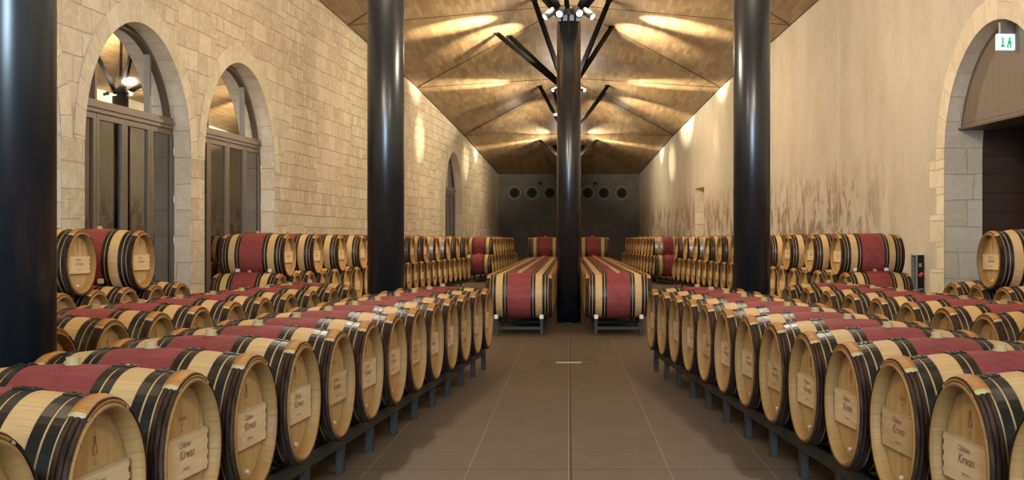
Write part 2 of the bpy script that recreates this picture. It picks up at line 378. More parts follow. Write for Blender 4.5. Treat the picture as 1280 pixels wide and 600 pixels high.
    if detail:
        xx = XH+.0185
        obj('name_lettering', text_bm([('Château', .034, -.02, Z0+.024, .4), ('Kirwan', .052, 0, Z0-.02, .45)]), M['ink'], pl).location.x = xx
        obj('district_lettering', text_bm([('MARGAUX', .015, 0, Z0-.062, 0)]), M['ink'], pl).location.x = xx
        if stamp == 1:
            o = obj('cooper_stamp', text_bm([('TARAN', .024, 0, Z0+.12, 0), ('FRANCE', .011, 0, Z0+.10, 0), ('225 L', .012, 0, Z0+.08, 0)]), M['ink'], t); o.location.x = XH+.0008
        else:
            bm = bmesh.new()                               # small bottle-shaped brand
            ring = [(.0, .175), (.006, .175), (.006, .15), (.014, .14), (.014, .118), (-.014, .118), (-.014, .14), (-.006, .15), (-.006, .175)]
            for i in range(len(ring)):
                (a, b_), (c_, d_) = ring[i], ring[(i+1) % len(ring)]
                tube(bm, (0, a, Z0+b_), (0, c_, Z0+d_), .0015, seg=4)
            t2 = text_bm([('Ch', .022, 0, Z0+.083, .2)]); me = bpy.data.meshes.new('x'); t2.to_mesh(me); t2.free(); bm.from_mesh(me); bpy.data.meshes.remove(me)
            o = obj('cooper_stamp', bm, M['ink'], t); o.location.x = XH+.0008
        bm = bmesh.new(); tube(bm, (XH-.002, .0, Z0-.205), (XH+.012, .0, Z0-.205), .011, .009); obj('tap_plug', bm, M['white_plug'], t)
    bm = bmesh.new(); tube(bm, (0, 0, Z0+RB-.012), (0, 0, Z0+RB+.006), .030, .032, 16); tube(bm, (0, 0, Z0+RB+.006), (0, 0, Z0+RB+.028), .024, .027, 16)
    obj('bung', bm, M['bung'], t)
    if tagged:
        bm = bmesh.new(); lathe_x(bm, [(.185, rad(.185)+.004), (.185, rad(.185)+.008), (.215, rad(.215)+.008), (.215, rad(.215)+.004)], 5, a0=R(9), a1=R(17)); fixn(bm)
        obj('paper_tag', bm, M['tag'], t)
    return t
def copy_tree(o, parent=None):
    c = o.copy(); C.objects.link(c); c.parent = parent
    for ch in list(o.children): copy_tree(ch, c)
    return c
PROTO = {'near_a': lambda: make_barrel(True, M['hoop'], M['plate'], 56, stamp=0),
         'near_b': lambda: make_barrel(True, M['hoop'], M['plate_dark'], 56, stamp=1),
         'near_tag': lambda: make_barrel(True, M['hoop'], M['plate'], 56, True, 1),
         'mid': lambda: make_barrel(True, M['hoop'], M['plate'], 40, stamp=0),
         'far': lambda: make_barrel(False, M['hoop'], M['plate'], 28),
         'silver': lambda: make_barrel(False, M['silver'], M['plate'], 28)}
_made = {}
def barrel(kind, x, y, z, rz, label, group):
    if kind not in _made: _made[kind] = PROTO[kind](); o = _made[kind]
    else: o = copy_tree(_made[kind])
    o.location = (x, y, z); o.rotation_euler = (0, 0, rz); o['label'] = label; o['category'] = 'barrel'; o['group'] = group
    return o
SIDE = {-1: 'glazed arch side', 1: 'open doorway side'}
def ordn(i, n):
    w = ['first', 'second', 'third', 'fourth', 'fifth', 'sixth', 'seventh', 'eighth', 'ninth', 'tenth', 'eleventh', 'twelfth', 'thirteenth', 'fourteenth', 'fifteenth', 'sixteenth', 'seventeenth', 'eighteenth', 'nineteenth', 'twentieth']
    if i < 20: return w[i]
    if i < 29: return 'twenty-' + w[i-20]
    if i == 29: return 'thirtieth'
    return 'thirty-' + w[i-30]
def place_row(side, X0, ys, z, desc, group, kindf, look='pale oak barrel with red middle'):
    for i, y in enumerate(ys):
        px = (X0-.075*y); n = Vector((CS, -SN, 0))             # head normal of the glazed-arch side
        P = Vector((-px, y, 0)) - n*HL
        rz = -TH
        if side == 1: P.x = -P.x; rz = math.pi+TH
        lk = look
        k = kindf(i)
        if k == 'silver': lk = 'oak barrel with grey hoops'
        barrel(k, P.x, P.y, z, rz, f'{lk}, {ordn(i, len(ys))} from camera, {desc}, {SIDE[side]}', f'{group}, {SIDE[side]}')

PITCH_A = .722
yA = {-1: [6.13+PITCH_A*k for k in range(-4, 10)], 1: [5.99+PITCH_A*k for k in range(-3, 10)]}
yB = {-1: [7.80+.745*k for k in range(-2, 9)], 1: [8.40+.76*k for k in range(-2, 8)]}
def kA(i): return ['near_a', 'near_b'][(i*5+2) % 3 == 0]
for s in (-1, 1):
    place_row(s, 1.753, yA[s], .22, 'aisle row', 'barrels in the aisle row', lambda i, s=s: 'near_tag' if (s == -1 and i == 2) else kA(i))
    place_row(s, 3.42, yB[s], .22, 'second row behind', 'barrels in the second row', lambda i: 'mid')
yCb = {-1: [10.39+.68*k for k in range(6)], 1: [10.52+.68*k for k in range(6)]}
yCt = {-1: [yCb[-1][1]+.34, yCb[-1][3]+.34], 1: [yCb[1][3]+.34]}
yDb = {-1: [17.42+.73*k for k in range(24)], 1: [18.0+.73*k for k in range(22)]}
yDt = {s: [yDb[s][0]+.365+1.46*k for k in range(12 if s < 0 else 11)] for s in (-1, 1)}
yEb = {-1: [40.2+.73*k for k in range(10)], 1: [38.2+.73*k for k in range(12)]}
yEt = {-1: [40.565+.73*k for k in range(8)], 1: [38.565+.73*k for k in range(10)]}
for s in (-1, 1):
    place_row(s, 5.3, yCb[s], .24, 'bottom of near stack', 'lower barrels of the near wall stack', lambda i: 'mid')
    place_row(s, 5.3, yCt[s], .24+.5656, 'top of near stack', 'upper barrels of the near wall stack', lambda i: 'near_a')
    place_row(s, 5.3, yDb[s], .24, 'bottom of long stack', 'lower barrels of the long wall stack', lambda i: 'mid' if i < 4 else 'far')
    place_row(s, 5.3, yDt[s], .24+.5495, 'top of long stack', 'upper barrels of the long wall stack', lambda i: 'mid' if i < 3 else ('silver' if i in (8, 9) else 'far'))
    place_row(s, 5.45, yEb[s], .24, 'bottom of end stack', 'lower barrels of the end stack', lambda i: 'far')
    place_row(s, 5.45, yEt[s], .24+.5495, 'top of end stack', 'upper barrels of the end stack', lambda i, s=s: 'silver' if i == 0 and s == 1 else 'far')
# the two banks along the centre line, either side of the columns
yF = [17.95+.70*k for k in range(35)]; yFt = [yF[26]+.35, yF[27]+.35, yF[28]+.35, yF[29]+.35]
for s in (-1, 1):
    for i, y in enumerate(yF):
        barrel('mid' if i < 2 else 'far', s*.705, y, .22, 0 if s < 0 else math.pi, f'pale oak barrel with red middle, {ordn(i, 0)} from camera, central bank, {SIDE[s]}', f'barrels of the central bank, {SIDE[s]}')
    for i, y in enumerate(yFt):
        barrel('far', s*.705, y, .22+.5595, 0 if s < 0 else math.pi, f'oak barrel on top of central bank, {ordn(i, 0)} from camera, {SIDE[s]}', f'upper barrels of the central bank, {SIDE[s]}')

# ------------------------------------------------------------------ racks
def rack(side, X0, y0, y1, base, legys, label, straight=False, blocks=False):
    """two long rails on short legs under a row; y0..y1 along the room"""
    top = base+(.0145 if straight else .0175); h = .075
    t = thing('barrel_rack', label, 'rack', (0, 0, 0), group=None)
    c0 = None
    for off in ((.155, .795) if straight else (.11, .84)):
        def pt(y, off=off):
            if straight: return Vector((side*(X0+ (off-.475)), y, 0))
            n = Vector((CS, -SN, 0)); P = Vector((-(X0-.075*y), y, 0))-n*off
            if side == 1: P.x = -P.x
            return P
        a, b_ = pt(y0), pt(y1)
        if c0 is None: c0 = ((a+b_)/2); t.location = (c0.x, c0.y, 0)
        ang = math.atan2(b_.y-a.y, b_.x-a.x); mid = (a+b_)/2
        bm = bmesh.new(); box(bm, (mid.x, mid.y, top-h/2), ((b_-a).length, .05, h), ang); bevel(bm, .003, 1)
        obj('rail', bm, M['rack'], t, world=True)
        for y in legys:
            p = pt(y); bm = bmesh.new(); box(bm, (p.x, p.y, (top-h)/2), (.06, .044, top-h), ang); bevel(bm, .003, 1); obj('leg', bm, M['rack'], t, world=True)
            if blocks and y == legys[0]:
                bm = bmesh.new(); box(bm, (p.x, p.y-.08, top+.032), (.055, .04, .06)); bevel(bm, .004, 1); obj('end_block', bm, M['chock'], t, world=True)
    for y in legys:
        n = Vector((CS, -SN, 0))
        if straight: a, b_ = Vector((side*(X0-.32), y, 0)), Vector((side*(X0+.32), y, 0))
        else:
            a = Vector((-(X0-.075*y), y, 0))-n*.18; b_ = a-n*.59
            if side == 1: a.x = -a.x; b_.x = -b_.x
        mid = (a+b_)/2; ang = math.atan2(b_.y-a.y, b_.x-a.x)
        bm = bmesh.new(); box(bm, (mid.x, mid.y, .10), ((b_-a).length-.03, .03, .04), ang); obj('crossbar', bm, M['rack'], t, world=True)
    return t
for s in (-1, 1):
    ys = yA[s]; rack(s, 1.753, ys[0]-.35, ys[-1]+.35, .22, [y+.36-.36*(0) for y in ys], f'dark steel rack under the aisle row of barrels, {SIDE[s]}')
    ys = yB[s]; rack(s, 3.42, ys[0]-.35, ys[-1]+.35, .22, [y+.37 for y in ys], f'dark steel rack under the second row of barrels, {SIDE[s]}')
    rack(s, 5.3, yCb[s][0]-.33, yCb[s][-1]+.33, .24, yCb[s], f'dark steel rack under the near wall stack, {SIDE[s]}')
    rack(s, 5.3, yDb[s][0]-.36, yDb[s][-1]+.36, .24, yDb[s][::2], f'dark steel rack under the long wall stack, {SIDE[s]}')
    rack(s, 5.45, yEb[s][0]-.36, yEb[s][-1]+.36, .24, yEb[s][::2], f'dark steel rack under the end stack by the dark wall, {SIDE[s]}')
    rack(s, .705, yF[0]-.30, yF[-1]+.33, .22, [yF[0]-.26]+[y+.35 for y in yF[1::2]], f'dark steel rack under the central bank of barrels, {SIDE[s]}', True, True)
# white chocks wedged between lower and upper barrels at the front of the stacks
for s in (-1, 1):
    for j, (y, zz, dx) in enumerate([(yCt[s][-1], .24+.5656, .32), (yDt[s][0], .24+.5495, .20), (yDt[s][0], .24+.5495, .66)]):
        n = Vector((CS, -SN, 0)); P = Vector((-(5.3-.075*(y-.305)), y-.305, 0))-n*dx
        if s == 1: P.x = -P.x
        bm = bmesh.new(); box(bm, (0, 0, .03), (.055, .042, .05)); bevel(bm, .006, 2)
        o = obj('chock', bm, M['chock'], None); o.location = (P.x, P.y, zz+.102); o.rotation_euler = (0, 0, -s*0+TH*s)
        w = ['under the nearest upper barrel of the near stack', 'at the head of the first upper barrel, long stack', 'towards the wall under first upper barrel, long stack'][j]
        tag(o, f'small white chock {w}, {SIDE[s]}', 'chock', 'white chocks between stacked barrels')

# ------------------------------------------------------------------ room shell
YB = 57.0; XB = W0-.075*YB
bm = bmesh.new(); vs = [bm.verts.new(p) for p in ((-13, -9, 0), (13, -9, 0), (13, 60, 0), (-13, 60, 0))]; bm.faces.new(vs)
struct(obj('floor', bm, M['floor']))
def WP(side, s, h, d=0):
    """point on a long wall: s metres along it, h up, d deep into its thickness"""
    x = -W0+s*SN-d*CS; y = s*CS+d*SN
    return Vector((x if side < 0 else -x, y, h))
def wface(bm, uvl, side, pts, uvs):
    vs = [bm.verts.new(WP(side, *p)) for p in pts]
    f = bm.faces.new(vs)
    for l, u in zip(f.loops, uvs): l[uvl].uv = u
    return f
HS = 2.65; TOP = 8.2
ARCH = {-1: [(11.95, 15.6, .62), (16.25, 19.9, .62), (20.5, 24.2, .62), (43.2, 46.9, .62)], 1: [(16.25, 20.0, .62)]}
def wall(side):
    bm = bmesh.new(); uvl = bm.loops.layers.uv.new('UVMap'); rv = bmesh.new(); uvr = rv.loops.layers.uv.new('UVMap')
    s = -9.2
    def quad(a, b_, h0, h1):
        wface(bm, uvl, side, [(a, h0, 0), (b_, h0, 0), (b_, h1, 0), (a, h1, 0)], [(a, h0), (b_, h0), (b_, h1), (a, h1)])
    def rquad(p, q, D, u0, u1):
        wface(rv, uvr, side, [(*p, 0), (*q, 0), (*q, D), (*p, D)], [(0, u0), (0, u1), (D, u1), (D, u0)])
    ops = list(ARCH[side])
    slots = [(41.0, 42.7, 3.1)] if side == 1 else []
    items = sorted([(a, b_, D, 'arch') for a, b_, D in ops]+[(a, b_, h, 'slot') for a, b_, h in slots])
    for a, b_, D, kind in items:
        quad(s, a, 0, TOP)
        if kind == 'arch':
            r = (b_-a)/2; c = (a+b_)/2; nseg = 28
            pts = [(c-r*math.cos(math.pi*i/nseg), HS+r*math.sin(math.pi*i/nseg)) for i in range(nseg+1)]
            for (p, q) in zip(pts, pts[1:]):
                wface(bm, uvl, side, [(p[0], p[1], 0), (q[0], q[1], 0), (q[0], TOP, 0), (p[0], TOP, 0)], [(p[0], p[1]), (q[0], q[1]), (q[0], TOP), (p[0], TOP)])
            rquad((a, 0), (a, HS), D, 0, HS); u = HS
            for p, q in zip(pts, pts[1:]):
                l = math.dist(p, q); rquad(p, q, D, u, u+l); u += l
            rquad((b_, HS), (b_, 0), D, u, u+HS)
        else:
            quad(a, b_, D, TOP)
            rquad((a, 0), (a, D), .45, 0, D); rquad((a, D), (b_, D), .45, D, D+b_-a); rquad((b_, D), (b_, 0), .45, 0, D)
            wface(rv, uvr, side, [(a, 0, .45), (b_, 0, .45), (b_, D, .45), (a, D, .45)], [(a, 0), (b_, 0), (b_, D), (a, D)])
        s = b_
    quad(s, 57.3, 0, TOP)
    nm = 'left' if side < 0 else 'right'
    w = struct(obj('wall_'+nm, bm, M['ashlar'] if side < 0 else M['plaster']))
    obj('reveal', rv, M['reveal'], w)
    # dressed stone ring and jamb quoins round each opening, a few millimetres proud
    vb = bmesh.new(); uvv = vb.loops.layers.uv.new('UVMap')
    for a, b_, D in ops:
        r = (b_-a)/2; c = (a+b_)/2; nseg = 28; wd = .30 if side < 0 else .36; e = -.006
        for i in range(nseg):
            t0, t1 = math.pi*i/nseg, math.pi*(i+1)/nseg
            P = lambda t, rr: (c-rr*math.cos(t), HS+rr*math.sin(t), e)
            wface(vb, uvv, side, [P(t0, r), P(t1, r), P(t1, r+wd), P(t0, r+wd)], [(0, HS+t0*r), (0, HS+t1*r), (wd, HS+t1*r), (wd, HS+t0*r)])
        if side > 0 or a > 40:
            k = 0; h = 0.0
            while h < HS-.01:
                h2 = min(HS, h+.44); wq = wd+(.28 if k % 2 else .0)
                for sgn, ed in ((-1, a), (1, b_)):
                    x0, x1 = sorted((ed, ed+sgn*wq)); wface(vb, uvv, side, [(x0, h+.006, e), (x1, h+.006, e), (x1, h2-.006, e), (x0, h2-.006, e)], [(0, h+.02), (.4, h+.02), (.4, h2-.03), (0, h2-.03)])
                h = h2; k += 1
    obj('arch_stones', vb, M['voussoir'] if side < 0 else M['reveal'], w)
    return w
wall(-1); wall(1)
def rect_wall(name, x0, x1, y, h, mat, hole=None):
    bm = bmesh.new()
    def q(a, b_, c, d): bm.faces.new([bm.verts.new(p) for p in ((a, y, c), (b_, y, c), (b_, y, d), (a, y, d))])
    if hole:
        a, b_, c, d = hole; q(x0, a, 0, h); q(b_, x1, 0, h); q(a, b_, 0, c); q(a, b_, d, h)
    else: q(x0, x1, 0, h)
    return struct(obj(name, bm, mat))
bw = rect_wall('wall_back', -XB-.1, XB+.1, YB, 5.2, M['backwall'])
fw = rect_wall('wall_front', -8.3, 8.3, -9.0, TOP, M['reveal'], (-4.2, 4.2, .9, 7.7))
# window behind the camera: mullions only, the day comes in through it
wn = thing('window_1', '', ''); del wn['label']; del wn['category']; wn['kind'] = 'structure'; wn.location = (0, -9, .9)
for x in (-4.2, -2.1, 0, 2.1, 4.2):
    bm = bmesh.new(); box(bm, (x, -9.0, 4.3), (.08, .08, 6.8)); obj('mullion', bm, M['bronze'], wn, world=True)
for z in (.94, 3.4, 5.6, 7.66):
    bm = bmesh.new(); box(bm, (0, -9.0, z), (8.4, .07, .08)); obj('transom', bm, M['bronze'], wn, world=True)

# ceiling: folded oak planes, high at each column, low where folds meet the walls
yW = [-9.0, 2, 11.5, 20.5, 29.6, 38.0, 47.0, YB]; hW = [7.3, 7.2, 7.1, 6.9, 6.45, 6.0, 5.3, 4.35]
yC = [-9.0, 6, 13.3, 22.0, 30.5, 40.0, 50.0, YB]; hC = [8.0, 8.0, 7.9, 7.6, 7.1, 6.55, 5.6, 4.35]
def WX(y): return W0-.075*y-.04
tris = []
for s in (-1, 1):
    Wv = [Vector((s*WX(y), y, h)) for y, h in zip(yW, hW)]; Cv = [Vector((0, y, h)) for y, h in zip(yC, hC)]
    for i in range(7):
        # ribs run from each centre point to two wall points
        tris.append((Cv[i], Wv[i], Wv[i+1])) if i < 7 else None
        if i < 6: tris.append((Cv[i], Wv[i+1], Cv[i+1]))
    bp = Vector((s*2.2, YB, 4.35)); tris.append((Cv[6], Wv[7], bp)); tris.append((Cv[6], bp, Cv[7]))
bm = bmesh.new()
for t3 in tris: bm.faces.new([bm.verts.new(p) for p in t3])
bmesh.ops.remove_doubles(bm, verts=bm.verts, dist=.001)
bmesh.ops.recalc_face_normals(bm, faces=bm.faces)
struct(obj('ceiling', bm, M['ceiling']))
M['fold'] = flat('dark_fold_joint', (.13, .08, .042), .7)
bm = bmesh.new()
for s in (-1, 1):
    for i in range(7):
        for j in (i, i+1):
            a = Vector((0, yC[i], hC[i]-.008)); b_ = Vector((s*WX(yW[j]), yW[j], hW[j]-.008)); tube(bm, a, b_, .009, seg=6)
struct(obj('trim_1', bm, M['fold']))
def ceil_at(x, y):
    for a, b_, c in tris:
        p = intersect_ray_tri(a, b_, c, Vector((0, 0, 1)), Vector((x, y, 0)), True)
        if p: return p.z
    return 6.5

# ------------------------------------------------------------------ glazed arches
def arch_outline(a, b_, hs, nseg=28, inset=0):
    r = (b_-a)/2-inset; c = (a+b_)/2
    return [(c-r*math.cos(math.pi*i/nseg), hs+r*math.sin(math.pi*i/nseg)) for i in range(nseg+1)]
def wbox(bm, side, s0, s1, h0, h1, d0, d1):
    v = [bm.verts.new(WP(side, s, h, d)) for s in (s0, s1) for h in (h0, h1) for d in (d0, d1)]
    for q in ((0, 1, 3, 2), (4, 6, 7, 5), (0, 4, 5, 1), (2, 3, 7, 6), (0, 2, 6, 4), (1, 5, 7, 3)): bm.faces.new([v[i] for i in q])
    return v
HT0, HT1 = 3.10, 3.27
def glazed(side, a, b_, n, d=.27):
    base = WP(side, (a+b_)/2, 0, d)
    t = thing(f'door_{n}', '', '', base); del t['label']; del t['category']; t['kind'] = 'structure'
    # outer frame following the arch
    bm = bmesh.new(); w = .07
    outer = [(a, 0)]+arch_outline(a, b_, HS)+[(b_, 0)]; inner = [(a+w, 0)]+arch_outline(a, b_, HS, inset=w)+[(b_-w, 0)]
    rings = []
    for p, q in zip(outer, inner): rings.append([bm.verts.new(WP(side, *x)) for x in ((*p, d), (*q, d), (*q, d+.09), (*p, d+.09))])
    for A, B in zip(rings, rings[1:]):
        for j in range(4): bm.faces.new((A[j], A[(j+1) % 4], B[(j+1) % 4], B[j]))
    fixn(bm); obj('frame', bm, M['bronze'], t, world=True)
    c = (a+b_)/2; r = (b_-a)/2; dx = math.sqrt(r*r-(HT1-HS)**2)
    bm = bmesh.new(); wbox(bm, side, c-dx+.0, c+dx-.0, HT0, HT1, d-.03, d+.1); wbox(bm, side, c-dx+.02, c+dx-.02, HT0+.06, HT0+.11, d-.055, d-.03); fixn(bm); obj('transom', bm, M['bronze'], t, world=True)
    q = (b_-a)/4
    for k, mw in ((1, .045), (3, .045)):
        s = a+q*k; hh = HS+math.sqrt(r*r-(s-c)**2)-.03
        bm = bmesh.new(); wbox(bm, side, s-.03, s+.03, HT1, hh, d+.005, d+.085); fixn(bm); obj('mullion', bm, M['bronze'], t, world=True)
    for k in range(4):
        s0, s1 = a+q*k+(.03 if k == 0 else .006), a+q*(k+1)-(.03 if k == 3 else .006)
        bm = bmesh.new(); f = .085; d0, d1 = d+.0, d+.065
        wbox(bm, side, s0, s0+f, .02, HT0, d0, d1); wbox(bm, side, s1-f, s1, .02, HT0, d0, d1); wbox(bm, side, s0+f, s1-f, HT0-f, HT0, d0, d1); wbox(bm, side, s0+f, s1-f, .02, .16, d0, d1)
        fixn(bm); lf = obj('door_leaf', bm, M['bronze'], t, world=True)
        bm = bmesh.new(); wbox(bm, side, s0+f, s1-f, .16, HT0-f, d+.03, d+.04); fixn(bm)
        g = obj('glass', bm, M['glass'], None, origin=base); g.parent = lf; g.location = (0, 0, 0)
    for hz in (.45, 1.35, 2.0, 2.75):
        bm = bmesh.new(); p, q2 = WP(side, b_-.035, hz-.06, d-.012), WP(side, b_-.035, hz+.06, d-.012); tube(bm, p, q2, .013); obj('hinge', bm, M['steel'], t, world=True)
    bm = bmesh.new(); pts = [(x, h) for x, h in arch_outline(a, b_, HS, inset=.06) if h > HT1]
    lo = [bm.verts.new(WP(side, x, h, d+.05)) for x, h in [(c-dx+.07, HT1)]+pts+[(c+dx-.07, HT1)]]; bm.faces.new(lo); obj('fanlight_glass', bm, M['glass'], t, world=True)
n = 1
for a, b_, D in ARCH[-1]: glazed(-1, a, b_, n); n += 1
# dark backing wall and roof added behind the glazed arches
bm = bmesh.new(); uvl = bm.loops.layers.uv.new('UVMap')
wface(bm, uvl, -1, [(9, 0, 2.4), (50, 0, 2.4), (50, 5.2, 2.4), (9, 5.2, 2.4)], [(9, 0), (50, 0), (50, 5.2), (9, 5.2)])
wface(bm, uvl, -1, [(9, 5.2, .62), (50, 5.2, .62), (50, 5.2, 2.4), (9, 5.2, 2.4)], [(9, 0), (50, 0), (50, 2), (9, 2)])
M['outside'] = stone_mat('shade_toned_outer_stone', [(.16, .12, .08), (.20, .15, .10), (.13, .10, .07), (.22, .18, .13), (.10, .08, .06)])  # shade behind the glass is put into these darker stone colours
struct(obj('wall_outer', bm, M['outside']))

# doorway on the other side: oak panel in the arch, brown lobby behind
a, b_, D = ARCH[1][0]; base = WP(1, (a+b_)/2, 0, .3)
t = thing('door_9', '', '', base); del t['label']; del t['category']; t['kind'] = 'structure'
c = (a+b_)/2; r = (b_-a)/2; hp = 3.13
bm = bmesh.new(); uvl = bm.loops.layers.uv.new('UVMap')
pts = [(x, h) for x, h in arch_outline(a, b_, HS) if h > hp]; dx = math.sqrt(r*r-(hp-HS)**2)
pl = [(c-dx, hp)]+pts+[(c+dx, hp)]
front = wface(bm, uvl, 1, [(x, h, .24) for x, h in pl], pl)
obj('arch_panel', bm, M['panel'], t, world=True)
bm = bmesh.new(); wbox(bm, 1, a, b_, hp-.03, hp, .20, .75); wbox(bm, 1, c-dx, c+dx, hp+.05, hp+.06, .236, .25); fixn(bm); obj('lintel_board', bm, M['panel'], t, world=True)
bm = bmesh.new(); uvl = bm.loops.layers.uv.new('UVMap')
for pts4, uv4 in (([(a-1, 0, 4.2), (b_+1, 0, 4.2), (b_+1, 3.3, 4.2), (a-1, 3.3, 4.2)], [(0, 0), (5, 0), (5, 3.3), (0, 3.3)]),
                  ([(b_+.0, 0, .62), (b_+.0, 3.3, .62), (b_+.0, 3.3, 4.2), (b_+.0, 0, 4.2)], [(0, 0), (0, 3.3), (3.6, 3.3), (3.6, 0)]),
                  ([(a-.0, 0, .62), (a-.0, 3.3, .62), (a-.0, 3.3, 4.2), (a-.0, 0, 4.2)], [(0, 0), (0, 3.3), (3.6, 3.3), (3.6, 0)]),
                  ([(a-1, hp-.02, .62), (b_+1, hp-.02, .62), (b_+1, hp-.02, 4.2), (a-1, hp-.02, 4.2)], [(0, 0), (5, 0), (5, 3.6), (0, 3.6)])):
    wface(bm, uvl, 1, pts4, uv4)
struct(obj('wall_lobby', bm, M['brown']))

# exit sign on the oak panel
sp = WP(1, 17.95, 4.0, .24); ang = math.pi/2+TH
t = thing('exit_sign', 'lit white exit sign with green running figure on the oak arch panel', 'sign', WP(1, 17.95, 4.0, .235), 0)
def wl(side, s, h, d): return WP(side, s, h, d)
bm = bmesh.new(); wbox(bm, 1, 17.92, 17.98, 4.30, 4.47, .02, .23); fixn(bm); obj('bracket', bm, M['steel'], t, world=True)
# blade sign: stands out from the panel, faces the camera end of the hall
bm = bmesh.new(); wbox(bm, 1, 17.90, 17.97, 4.07, 4.30, -.03, .23); fixn(bm); obj('light_box', bm, M['exit_face'], t, world=True)
bm = bmesh.new()
def blk(d0, d1, h0, h1): wbox(bm, 1, 17.892, 17.899, h0, h1, d0, d1)
blk(.135, .16, 4.20, 4.25); blk(.12, .165, 4.15, 4.20); blk(.11, .13, 4.10, 4.15); blk(.15, .17, 4.10, 4.15); blk(.165, .185, 4.165, 4.18)
blk(.02, .07, 4.11, 4.14); blk(.035, .055, 4.14, 4.25)
fixn(bm); obj('running_figure', bm, M['exit_green'], t, world=True)

# slim steel case on the plaster wall
t = thing('wall_case', 'slim open steel case with red and grey items on plaster wall', 'case', WP(1, 21.0, .5, 0))
bm = bmesh.new(); wbox(bm, 1, 20.90, 20.93, .5, 1.10, -.14, 0); wbox(bm, 1, 21.12, 21.15, .5, 1.10, -.14, 0); wbox(bm, 1, 20.93, 21.12, 1.08, 1.10, -.14, 0); wbox(bm, 1, 20.93, 21.12, .5, .52, -.14, 0)
wbox(bm, 1, 20.93, 21.12, .52, 1.08, -.02, 0); fixn(bm); obj('case_body', bm, M['steel'], t, world=True)
bm = bmesh.new(); wbox(bm, 1, 20.885, 20.90, .5, 1.10, -.115, -.01); fixn(bm); obj('dark_side', bm, M['dark'], t, world=True)
bm = bmesh.new(); tube(bm, WP(1, 20.88, .74, -.09), WP(1, 20.88, .80, -.04), .03); fixn(bm); obj('red_plug', bm, M['redthing'], t, world=True)
bm = bmesh.new(); wbox(bm, 1, 20.865, 20.885, .90, .96, -.10, -.06); wbox(bm, 1, 20.865, 20.885, .52, .54, -.11, -.03); fixn(bm); obj('grey_socket', bm, M['steel'], t, world=True)

# round duct openings and small sensors on the dark end wall
for i, x in enumerate((-2.48, -1.68, -.86, .86, 1.60, 2.42)):
    t = thing('wall_duct', f'round black air duct with thin metal rim, {ordn(i, 6)} along dark end wall from glazed side', 'duct', (x, YB, 3.50), group='air ducts in the dark end wall')
    bm = bmesh.new()
    for k in range(32):
        a0, a1 = 2*math.pi*k/32, 2*math.pi*(k+1)/32
        pr = [(.30, 0), (.30, -.05), (.275, -.06), (.265, -.05), (.265, 0)]
        A = [bm.verts.new((x+r_*math.cos(a0), YB+d_, 3.5+r_*math.sin(a0))) for r_, d_ in pr]; B = [bm.verts.new((x+r_*math.cos(a1), YB+d_, 3.5+r_*math.sin(a1))) for r_, d_ in pr]
        for j in range(4): bm.faces.new((A[j], A[j+1], B[j+1], B[j]))
    bmesh.ops.remove_doubles(bm, verts=bm.verts, dist=.0005); fixn(bm); obj('rim', bm, M['ductrim'], t, True, world=True)
    bm = bmesh.new(); tube(bm, (x, YB-.02, 3.5), (x, YB-.004, 3.5), .27, seg=32); obj('throat', bm, M['rack'], t, world=True)
    bm = bmesh.new(); tube(bm, (x, YB-.05, 3.5), (x, YB-.02, 3.5), .17, .19, seg=24); obj('nozzle', bm, M['dark'], t, world=True)
for x, nm in ((-1.30, 'above the ducts nearer the glazed side'), (1.20, 'above the ducts nearer the doorway side')):
    bm = bmesh.new(); box(bm, (x, YB-.04, 3.93), (.16, .08, .12)); bevel(bm, .01); tag(obj('wall_sensor', bm, M['dark'], origin=(x, YB, 3.87)), f'small black sensor box on dark end wall {nm}', 'sensor')

# floor cover plate in the aisle
t = thing('floor_socket_cover', 'rectangular floor socket cover with pale flap in the aisle', 'floor cover', (0, 13.75, 0))
bm = bmesh.new(); box(bm, (0, 13.75, .002), (.56, .34, .004)); obj('cover_plate', bm, M['floor'], t, world=True)
bm = bmesh.new()
for a_, b2 in (((0, 13.585, .003), (.57, .008, .006)), ((0, 13.915, .003), (.57, .008, .006)), ((-.283, 13.75, .003), (.008, .34, .006)), ((.283, 13.75, .003), (.008, .34, .006))): box(bm, a_, b2)
obj('rim', bm, M['rack'], t, world=True)
bm = bmesh.new(); box(bm, (0, 13.70, .006), (.28, .14, .006)); bevel(bm, .002, 1); obj('flap', bm, M['brass'], t, world=True)

# ------------------------------------------------------------------ columns with branching struts
def strut_bm(a, b_, w=.055):
    bm = bmesh.new(); a, b_ = Vector(a), Vector(b_); d = b_-a; q = d.to_track_quat('Z', 'Y').to_matrix().to_4x4()
    box(bm, (0, 0, 0), (w*.55, w*1.5, d.length)); 
    for sx_ in (-1, 1): box(bm, (sx_*w*.5, 0, 0), (w*.25, w*1.9, d.length))
    bmesh.ops.transform(bm, matrix=Matrix.Translation((a+b_)/2) @ q, verts=bm.verts)
    box(bm, b_, (.16, .16, .03)); return bm
def column(x, y, h, tips, label, rs=.195):
    t = thing('steel_column', label, 'column', (x, y, 0), group='black steel columns')
    bm = bmesh.new(); tube(bm, (x, y, 0), (x, y, h), rs, seg=64)
    for f in bm.faces: f.smooth = len(f.verts) == 4
    obj('shaft', bm, M['column'], t, world=True)
    bm = bmesh.new(); tube(bm, (x, y, 0), (x, y, .012), rs+.03, seg=48); obj('base_plate', bm, M['column'], t, world=True)
    bm = bmesh.new(); tube(bm, (x, y, h), (x, y, h+.22), rs*.45, seg=24); tube(bm, (x, y, h+.1), (x, y, h+.14), rs*.9, seg=32)
    obj('head_collar', bm, M['rack'], t, world=True)
    for tx, ty in tips:
        tz = ceil_at(x+tx, y+ty)-.03; d = Vector((tx, ty, 0)).normalized()*.10
        obj('strut', strut_bm((x+d.x, y+d.y, h+.06), (x+tx, y+ty, tz)), M['strut'], t, world=True)
    return t
